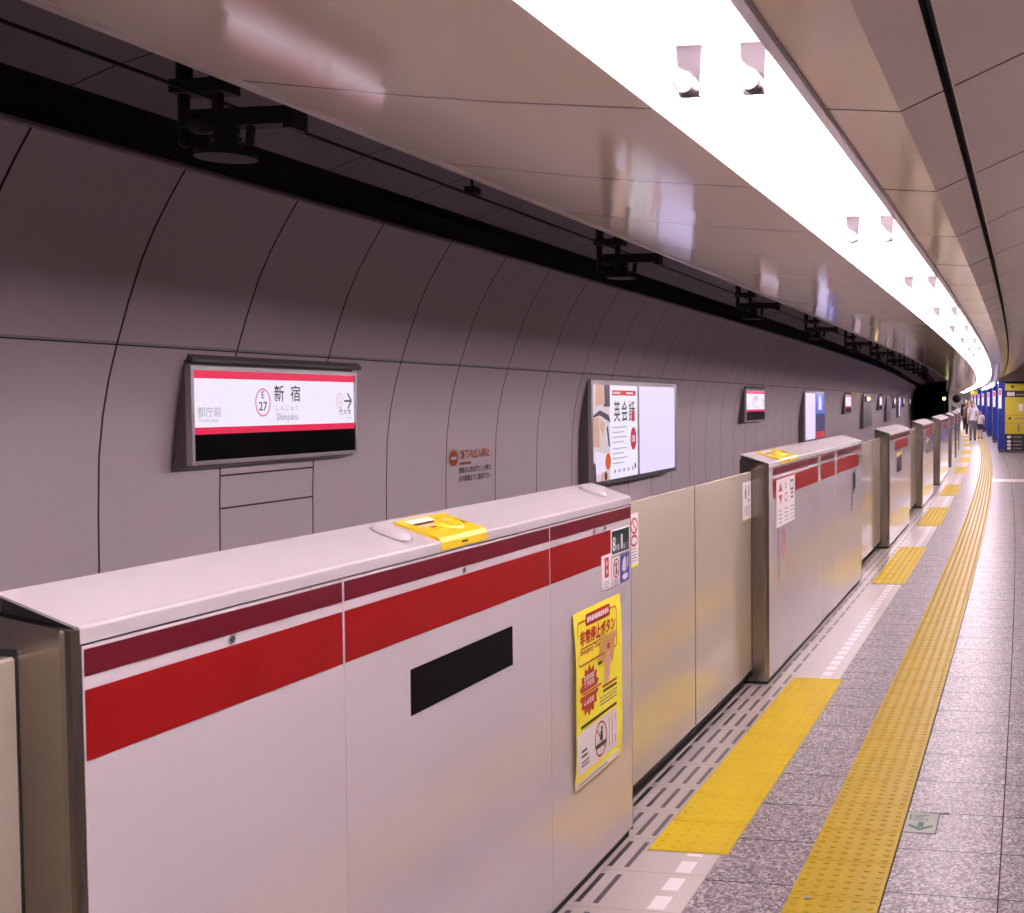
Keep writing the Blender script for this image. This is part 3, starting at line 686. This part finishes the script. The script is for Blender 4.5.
def ad_case(kind):
    t = thing('poster_case', 'x', 'poster case', 0, 0, 0, 'poster cases on the tunnel wall')
    Wd, z0, z1 = 3.42, .635, 1.885
    MB().prism([(-.158, .62), (-.158, 1.0), (-.145, 1.25), (-.105, 1.55), (-.042, 1.90), (-.03, z1), (-.03, z0)], .002, Wd - .002, 'greybox').build('housing', t)
    fr = MB(); T = .055; mid = Wd / 2 + .01
    for a, b, c, d in ((0, Wd, z0, z0 + T), (0, Wd, z1 - T, z1), (0, T, z0 + T, z1 - T), (Wd - T, Wd, z0 + T, z1 - T), (mid - .022, mid + .022, z0 + T, z1 - T)): fr.box(-.035, .004, a, b, c, d, 'alu')
    fr.build('frame', t)
    a, b, c, d = T, mid - .022, z0 + T, z1 - T; x = -.008
    f = MB()
    if kind == 'school':
        f.rect(a, b, c, d, x, 'e_white'); f.build('lit_panel', t)
        p = MB(); x = -.006; w = .60
        p.rect(a, a + w, c, d, x, 'e_pale'); x = -.0055
        p.rect(a + .38, a + w, d - .26, d, x, 'e_brown'); p.poly([(a + .1, d - .25), (a + .42, d - .23), (a + .40, d), (a + .12, d)], x + .0003, 'e_skin')
        p.poly([(a, d - .37), (a + .25, d - .30), (a + .55, d - .36), (a + w, d - .42), (a + w, d - .45), (a + .25, d - .36), (a, d - .39)], x + .0006, 'e_brown')
        p.poly([(a, d - .40), (a + .22, d - .38), (a + .24, c + .40), (a, c + .42)], x, 'e_skin'); p.poly([(a + .28, d - .40), (a + .42, d - .46), (a + .35, d - .62), (a + .25, d - .50)], x + .0004, 'e_skin')
        p.bar((a + .50, d - .50), (a + .57, d - .74), .05, x + .0006, 'e_navy'); p.poly([(a + .1, c + .10), (a + .52, c + .05), (a + .55, c + .30), (a + .1, c + .36)], x + .0002, 'e_lilac')
        p.disc(a + .52, c + .22, .10, .10, x + .0009, 'e_orange'); p.poly([(a, c), (a + .12, c), (a + .1, c + .2), (a, c + .25)], x + .0008, 'e_brown'); p.poly([(a + .25, c), (a + .55, c), (a + .5, c + .12), (a + .3, c + .1)], x + .0007, 'e_skin')
        p.disc(a + .44, c + .05, .05, .05, x + .001, 'e_brown'); p.build('picture_print', t)
        l = MB(); y0 = a + w
        q_ = MB(); q_.rect(y0 + .08, b - .07, d - .125, d - .06, x, 'e_adred'); q_.rect(y0 + .12, y0 + .38, d - .105, d - .082, x + .0004, 'e_pale'); q_.rect(y0 + .60, y0 + .86, d - .105, d - .082, x + .0004, 'e_pale'); q_.build('red_banner', t)
        l.text('英', y0 + .14, d - .45, .23, .26, x, 'e_ink', .01); l.text('会', y0 + .42, d - .45, .23, .26, x, 'e_ink', .01); l.text('話', y0 + .70, d - .45, .23, .26, x, 'e_ink', .01); l.rect(y0 + .80, y0 + .93, d - .45, d - .31, x + .0004, 'e_adred'); l.build('headline', t); l = MB()
        q_ = MB(); q_.disc(b - .17, c + .47, .12, .145, x, 'e_adred'); q_.frame(b - .235, b - .175, c + .43, c + .51, .02, x + .0005, 'e_pale'); q_.rect(b - .16, b - .11, c + .43, c + .51, x + .0005, 'e_pale'); q_.build('red_seal', t)
        for i, z in enumerate((.62, .56, .50, .44, .36, .30, .24, .18)): l.rect(y0 + .08, y0 + (.5 if i % 2 else .62), c + z, c + z + .012, x, 'e_grey')
        for i in range(5): l.disc(y0 + .16 + i * .17, c + .09, .035, .022, x, 'e_grey')
        l.rect(b - .13, b - .08, c + .09, c + .15, x, 'e_ink'); l.build('small_print', t)
        f = MB(); f.rect(mid + .022, Wd - T, c, d, -.008, 'e_lilac'); f.build('lit_panel', t)
    elif kind == 'blue':
        f.rect(a, b, c, d, x, 'e_lilac'); f.build('lit_panel', t)
        f = MB(); y0, y1 = mid + .022, Wd - T; f.rect(y0, y1, c, d, x, 'e_navy'); x += .001
        f.rect(y0, y1, c + .62, d, x, 'e_blue'); f.poly([(y0 + .5, c + .72), (y0 + 1.1, c + .72), (y0 + 1.0, d - .06), (y0 + .6, d - .06)], x + .001, 'e_lilac'); f.rect(y0, y1, c, c + .16, x, 'e_adred'); f.disc(y0 + 1.25, c + .1, .12, .05, x + .001, 'e_orange'); f.build('lit_panel', t)
    else:
        M.setdefault('unlit', mat('unlit poster sheet', (.30, .26, .28), .4)); f.rect(a, b, c, d, x, 'unlit'); f.build('poster_sheet', t)
        f = MB(); f.rect(mid + .022, Wd - T, c, d, x, 'unlit'); f.build('poster_sheet', t)
    return t
for i, (s, k_, lab) in enumerate([(12.86, 'school', 'lit poster case with an English class poster beside a blank white panel'), (27.7, 'blue', 'lit poster case with a blank panel and a blue poster'), (42.4, 'dim', 'unlit poster case beyond the third station sign'), (57.3, 'dim', 'unlit poster case beyond the fourth station sign'), (72., 'blue', 'far lit poster case between the fifth and sixth station signs')]):
    o = wall_place(ad_case(k_), s); o['label'] = lab
t = thing('wall_lamp', 'tiny amber wall lamp at the unlit poster case beyond the third station sign', 'lamp', 43.2, -3.40, 1.72)
MB().ball((0, 0, 0), .08, .09, .07, 'e_amber').build('bulb', t); MB().box(-.12, -.03, -.10, .10, -.10, .10, 'greybox').build('bracket', t)
# printed notice on the wall
t = thing('wall_notice', 'orange and black no entry notice printed on the tunnel wall', 'notice', 10.0, -3.735, .865)
def wx(z): # wall offset from its deepest line at height z
    for (d0, z0), (d1, z1) in zip(WP, WP[1:]):
        if z0 <= z <= z1: return d0 + (d1 - d0) * (z - z0) / (z1 - z0)
m = MB()
m.disc(.06, .205, .075, .062, .0, 'inkorange'); m.rect(.015, .105, .195, .216, .001, 'paper')
m.text('線路内立入禁止', .165, .192, .52, .075, .0, 'inkorange', .02); [m.rect(.165 + .028 * i, .185 + .028 * i, .146, .168, .0, 'inkorange') for i in range(7)]
m.text('線路内に物を落とした時は', .15, .080, .57, .050, .0, 'inkblk', .008); m.text('必ず駅員までご連絡下さい', .15, .015, .57, .050, .0, 'inkblk', .008)
m.v = [(x + wx(.865 + z * 1.2) + 3.735 + .005, y * 1.18, z * 1.2) for x, y, z in m.v]; m.build('printed_text', t)

# ---------------------------------------------------------------- overhead line
ca = sweep('overhead_wire', [(-1.652, 2.795), (-1.642, 2.795), (-1.642, 2.807), (-1.652, 2.807)], A, 110., 'duct', closed=True)
tag(ca, 'thin black overhead power rail running along the tunnel roof', 'power line')
def bracket():
    t = thing('overhead_bracket', 'x', 'bracket', 0, 0, 0, 'overhead line brackets under the tunnel roof')
    m = MB(); m.box(-.15, .08, -.05, .05, .20, .25, 'duct'); m.tube((.02, 0, .25), (.02, 0, .76), .03, 'duct'); m.tube((-.12, 0, .25), (-.12, 0, .76), .03, 'duct'); m.tube((.02, 0, .12), (.02, 0, .20), .022, 'duct'); m.build('mounting_bar', t)
    m = MB(); m.tube((-.125, 0, .03), (-.125, 0, .22), .022, 'duct'); m.ball((-.125, 0, .03), .024, .026, .03, 'duct'); m.build('post', t)
    m = MB(); m.box(-.11, .35, -.04, .04, .07, .135, 'duct'); m.box(.325, .36, -.05, .05, .05, .15, 'duct'); m.ball((-.05, 0, .09), .08, .05, .04, 'duct'); m.build('arm', t)
    m = MB()
    for i in range(3): m.tube((.05, 0, -.01 + .03 * i), (.05, 0, .006 + .03 * i), .06 - .004 * i, 'duct', 14)
    m.tube((.05, 0, -.02), (.05, 0, .08), .042, 'duct'); m.build('insulator', t)
    m = MB(); m.tube((.05, 0, -.045), (.05, 0, -.025), .11, 'duct', 18); m.tube((.15, 0, .0), (.16, 0, .09), .016, 'duct'); m.build('clamp_plate', t)
    return t
br = bracket()
for i in range(14):
    s = 4.07 + 4.45 * i
    o = br if i == 0 else copy_tree(br)
    place(o, s, -1.62, 2.61); o['label'] = 'black overhead line bracket under the tunnel roof, %s along the rail' % ordw(i + 1)
m = MB()
t = thing('wire_hanger', 'small thin hanger holding the overhead rail between the first two brackets', 'bracket', 6.25, -1.647, 2.81)
m = MB(); m.tube((0, 0, 0), (-.02, 0, .55), .008, 'duct'); m.build('rod', t); MB().box(-.03, .03, -.04, .04, .0, .035, 'duct').build('clamp', t)

# ---------------------------------------------------------------- columns on the right
def column(s, d0, w, label, depth=.9):
    t = thing('column', label, 'column', s, d0, 0, 'blue clad columns on the platform')
    zc = lambda x: 2.355 + (d0 + x - 1.293) * .43
    m = MB(); m.prism([(0, .10), (w, .10), (w, zc(-.02) if s > 39 else 2.262), (0, zc(-.02) if s > 39 else 2.262)], 0, depth, 'blue'); m.build('cladding', t)
    MB().prismz(rrect(.02, w - .02, .02, depth - .02, .05, 3), 0, .10, 'greybox').build('base', t)
    return t
cs = [37.6, 46.2, 54.2, 62.2, 70.2, 78.2, 86.2]
for i, s in enumerate(cs):
    column(s, 1.25, 1.0, ['nearest blue clad column behind the yellow direction sign', 'second blue clad column along the platform'][i] if i < 2 else '%s blue clad column along the platform' % ordw(i + 1))
    t = thing('column_sign', 'narrow upright white lit sign on the %s blue column' % ordw(i + 1), 'sign', s - .03, 1.245, 1.40, 'upright signs on the blue columns')
    m = MB(); m.box(0, .115, -.012, .028, 0, .64, 'alu'); m.build('case', t)
    m = MB(); m.add([(.01, -.014, .01), (.105, -.014, .01), (.105, -.014, .63), (.01, -.014, .63)], [(0, 1, 2, 3)], 'e_white'); m.add([(.02, -.015, .42), (.095, -.015, .42), (.095, -.015, .60), (.02, -.015, .60)], [(0, 1, 2, 3)], 'e_pink'); m.build('lit_face', t)
t = thing('direction_sign', 'tall yellow and black direction sign board before the nearest blue column', 'sign', 37.45, 1.46, 0)
Wd = .95
m = MB(); m.box(0, Wd, -.03, .06, .07, 2.20, 'inkblk'); m.box(.05, Wd - .05, -.02, .08, 0.0, .08, 'greybox'); m.build('board', t)
m = MB()
def fr(x0, x1, z0, z1, mm, y=-.032): m.add([(x0, y, z0), (x1, y, z0), (x1, y, z1), (x0, y, z1)], [(0, 1, 2, 3)], mm)
fr(0, Wd, 1.97, 2.19, 'signyel'); fr(0, Wd, .60, 1.76, 'signyel'); fr(0, Wd, 1.185, 1.2, 'inkgrey', -.034); fr(0, Wd, .93, .945, 'inkgrey', -.034); m.build('yellow_panel', t)
m = MB()
fr(.06, .30, 1.80, 1.92, 'paper', -.034); fr(.34, .8, 1.82, 1.86, 'inkgrey', -.034); fr(.42, .56, 1.32, 1.55, 'paper', -.034)
m.add([(.17, -.034, 2.10), (.23, -.034, 2.04), (.29, -.034, 2.10), (.23, -.034, 2.14)], [(0, 1, 2, 3)], 'inkblk')
m.add([(.10, -.034, 1.08), (.16, -.034, 1.02), (.20, -.034, 1.12), (.14, -.034, 1.14)], [(0, 1, 2, 3)], 'inkblk'); fr(.3, .7, 1.06, 1.10, 'inkgrey', -.034); fr(.4, .46, .68, .9, 'inkgrey', -.034)
for z in (.50, .36, .25, .14):
    n_ = 14; m.add([(.13 + .07 * math.cos(2 * PI * i / n_), -.034, z + .045 * math.sin(2 * PI * i / n_)) for i in range(n_)], [tuple(range(n_))], 'paper'); fr(.26, .55, z - .02, z + .02, 'inkgrey', -.034)
m.build('symbols', t)
t = sweep('hanging_sign', [(1.17, 2.165), (1.21, 2.165), (1.21, 2.29), (1.17, 2.29)], 40.5, 58.5, 'e_lilac', closed=True)
tag(t, 'white and red strip sign hanging along the blue columns', 'sign')
m = MB()
for a, b, mm in ((40.9, 42., 'inkred'), (42.7, 43.5, 'inkblk'), (45., 46., 'inkred'), (48., 49., 'inkred'), (52., 53., 'inkblk')): m.add([W(a, 1.1695, 2.19), W(b, 1.1695, 2.19), W(b, 1.1695, 2.27), W(a, 1.1695, 2.27)], [(3, 2, 1, 0)], mm)
m.build('printed_marks', t)
for s in (41., 49.5, 58.): MB().tube(W(s, 1.19, 2.29), W(s, 1.19, 2.315), .012, 'duct').build('hanger', t)
t = thing('hanging_sign', 'small yellow hanging sign far down the platform above the heads', 'sign', 74., 1.2, 2.04)
MB().box(-.24, .24, -.04, .04, 0, .22, 'signyel').build('panel', t); [MB().tube((x, 0, .22), (x, 0, .265), .012, 'duct').build('hanger', t) for x in (-.15, .15)]
t = thing('signal_lamp', 'tiny yellow green signal lamp in the dark tunnel mouth', 'lamp', 100., -.75, 1.85)
MB().ball((0, 0, 0), .13, .06, .13, 'e_green').build('lens', t); MB().box(-.18, .18, .03, .25, -.2, .2, 'duct').build('case', t); MB().tube((0, .14, -.2), (0, .14, -3.05), .04, 'duct').build('post', t)
t = thing('platform_mirror', 'small dark round mirror hanging at the far end of the gates', 'mirror', 84., .14, 1.80)
m = MB(); m.tube((0, 0, 0), (0, .06, 0), .30, 'duct', 24); m.build('rim', t); MB().ball((0, -.005, 0), .26, .03, .26, 'blackgloss').build('glass', t); MB().tube((0, .05, .28), (0, .05, .585), .02, 'duct').build('hanger', t)

# ---------------------------------------------------------------- people
def person(label, s, d, H, rz, top, legs, shoe, stride=.09, sleeve=.70, hem=.0, legend=.05, swing=.05, hairlen=.86, bag=None, mat_arm='skin'):
    root = thing('person', label, 'person', s, d, .008, 'people on the platform', rz=rz)
    V = []; E = []; Rr = []
    def J(p, r, par=None):
        V.append(Vector(p) * H); Rr.append(r * H)
        if par is not None: E.append((par, len(V) - 1))
        return len(V) - 1
    # local: +y is the way the person walks
    pel = J((0, 0, .535), .072); sp_ = J((0, .004, .62), .064, pel); ch = J((0, .002, .735), .073, sp_); nk0 = J((0, -.002, .815), .048, ch); nk = J((0, 0, .855), .030, nk0); jaw = J((0, .012, .885), .040, nk); hd = J((0, .010, .930), .052, jaw); J((0, .004, .968), .040, hd)
    for q in (-1, 1):
        sh = J((q * .085, 0, .805), .040, nk0); s2 = J((q * .112, 0, .785), .034, sh)
        el = J((q * .128, -.01 + q * swing * .3, .645), .026, s2); wr = J((q * .132, .03 + q * swing, .520), .018, el); pa = J((q * .132, .036 + q * swing, .490), .017, wr)
        for i, (fx, ln) in enumerate(((-.018, .040), (-.006, .046), (.006, .044), (.018, .034))):
            f1 = J((q * .132, .036 + q * swing + fx, .466), .0052, pa); J((q * (.128), .040 + q * swing + fx * 1.1, .466 - ln * .8), .0046, f1)
        t1 = J((q * .125, .062 + q * swing, .478), .006, pa); J((q * .120, .070 + q * swing, .455), .005, t1)
        hp = J((q * .048, 0, .495), .062, pel); kn = J((q * .052, q * stride * .6 + .02, .285), .040, hp); an = J((q * .052, q * stride, .055), .024, kn); he = J((q * .052, q * stride - .02, .022), .021, an); J((q * .056, q * stride + .075, .018), .019, an)
    me = bpy.data.meshes.new('person_body'); me.from_pydata(V, E, []); ob = bpy.data.objects.new('person_body', me); COL.objects.link(ob)
    sk = ob.modifiers.new('skin', 'SKIN'); sk.use_smooth_shade = True
    for i, r in enumerate(Rr): me.skin_vertices[0].data[i].radius = (r, r * (.72 if i in (1, 2, 3) or i == 0 else 1))
    me.skin_vertices[0].data[0].use_root = True
    ss = ob.modifiers.new('sub', 'SUBSURF'); ss.levels = ss.render_levels = 1
    dg = bpy.context.evaluated_depsgraph_get(); bm_ = bpy.data.meshes.new_from_object(ob.evaluated_get(dg))
    bpy.data.objects.remove(ob)
    vs = [v.co.copy() for v in bm_.vertices]; ns = [v.normal.copy() for v in bm_.vertices]; fs = [list(p.vertices) for p in bm_.polygons]
    b = MB(); b.add(vs, fs, 'skin', True)
    for q in (-1, 1): b.ball((q * .020 * H, .058 * H, .932 * H), .007 * H, .004 * H, .004 * H, 'hair', 8, 6)
    b.ball((0, .066 * H, .912 * H), .008 * H, .012 * H, .012 * H, 'skin', 8, 6); b.ball((0, .054 * H, .890 * H), .016 * H, .006 * H, .003 * H, 'inkred', 8, 6)
    for q in (-1, 1): b.ball((q * .054 * H, .004 * H, .922 * H), .007 * H, .013 * H, .018 * H, 'skin', 8, 6)
    b.build('body', root)
    def cloth(name, test, mm, off):
        m = MB(); keep = [f for f in fs if test(sum((vs[i] for i in f), Vector()) / len(f) / H)]
        idx = {}; vv = []; ff = []
        for f in keep:
            nf = []
            for i in f:
                if i not in idx: idx[i] = len(vv); vv.append(vs[i] + ns[i] * off * H)
                nf.append(idx[i])
            ff.append(nf)
        if ff: m.add(vv, ff, mm, True); return m.build(name, root)
    arm = lambda c: abs(c.x) > .098 and c.z < .82
    cloth('shirt', lambda c: (c.z > .53 - hem and c.z < .842 and not arm(c)) or (arm(c) and c.z > sleeve), top, .012)
    cloth('trousers', lambda c: c.z < .56 and c.z > legend and not (abs(c.x) > .108 and c.z > .42), legs, .010)
    for q in (-1, 1): cloth('shoe', lambda c: c.z < .05 and c.x * q > 0, shoe, .008)
    m = MB(); vs2 = []
    m.ball((0, -.018 * H, .945 * H), .060 * H, .058 * H, .052 * H, 'hair'); m.ball((0, -.030 * H, (hairlen + .05) * H), .050 * H, .030 * H, .055 * H, 'hair'); m.build('hair', root)
    return root
def bag(label, s, d, z, sx, sy, sz):
    t = thing('shoulder_bag', label, 'bag', s, d, z)
    m = MB(); m.prismz(rrect(-sx, sx, -sy, sy, min(sx, sy) * .5, 3), 0, sz, 'shorts'); m.build('pouch', t)
    m = MB(); m.tube((-sx * .3, 0, sz), (0, .02, sz + .28), .012, 'shorts'); m.tube((sx * .3, 0, sz), (0, .02, sz + .28), .012, 'shorts'); m.build('strap', t)
person('woman in a white top and grey trousers walking towards the camera', 48.3, .50, 1.60, PI, 'shirt', 'jeans', 'shorts')
person('child in a white shirt and black shorts walking on the amber strip', 50.9, .86, 1.22, PI, 'shirt', 'shorts', 'shorts', legend=.33, stride=.04)
person('person in dusty pink and dark trousers behind the woman in white', 57.5, .46, 1.66, PI, 'pinkcloth', 'shorts', 'shorts', sleeve=.72)
person('person in dark clothes close to the far gates', 66., .47, 1.72, PI, 'shorts', 'shorts', 'shorts', sleeve=.55)
person('distant person in a white shirt far down the platform', 72., 1.0, 1.68, PI, 'shirt', 'jeans', 'shorts')
bag('black shoulder bag hanging beside the person in dusty pink', 57.2, .12, .92, .10, .13, .30)

# ---------------------------------------------------------------- camera, view
cam = bpy.data.cameras.new('camera'); co = bpy.data.objects.new('camera', cam); COL.objects.link(co)
F, CX, CY, PITCH, YAW = 1170.183, 836.469, 449.087, -.0410, -.1685
fw = Vector((math.sin(YAW) * math.cos(PITCH), math.cos(YAW) * math.cos(PITCH), math.sin(PITCH)))
r = Vector((math.cos(YAW), -math.sin(YAW), 0)); dn = fw.cross(r)
mw = Matrix(((r.x, -dn.x, -fw.x, 1.4775), (r.y, -dn.y, -fw.y, 0), (r.z, -dn.z, -fw.z, 1.6373), (0, 0, 0, 1)))
co.matrix_world = mw
cam.sensor_fit = 'HORIZONTAL'; cam.sensor_width = 36; cam.lens = 36 * F / 1024
cam.shift_x = (512 - CX) / 1024; cam.shift_y = -(456.5 - CY) / 1024
cam.clip_start = .05; cam.clip_end = 400
SC.camera = co
w = bpy.data.worlds.new('World'); SC.world = w; w.use_nodes = True
w.node_tree.nodes['Background'].inputs[0].default_value = (0, 0, 0, 1)
vs_ = SC.view_settings; SC.display_settings.display_device = 'sRGB'
vs_.view_transform = 'Standard'; vs_.look = 'None'; vs_.exposure = 0.; vs_.gamma = 1.; vs_.use_curve_mapping = False
cy = SC.cycles
cy.use_denoising = True; cy.max_bounces = 12; cy.diffuse_bounces = 10; cy.glossy_bounces = 4; cy.sample_clamp_indirect = 0.
cy.caustics_reflective = False; cy.caustics_refractive = False
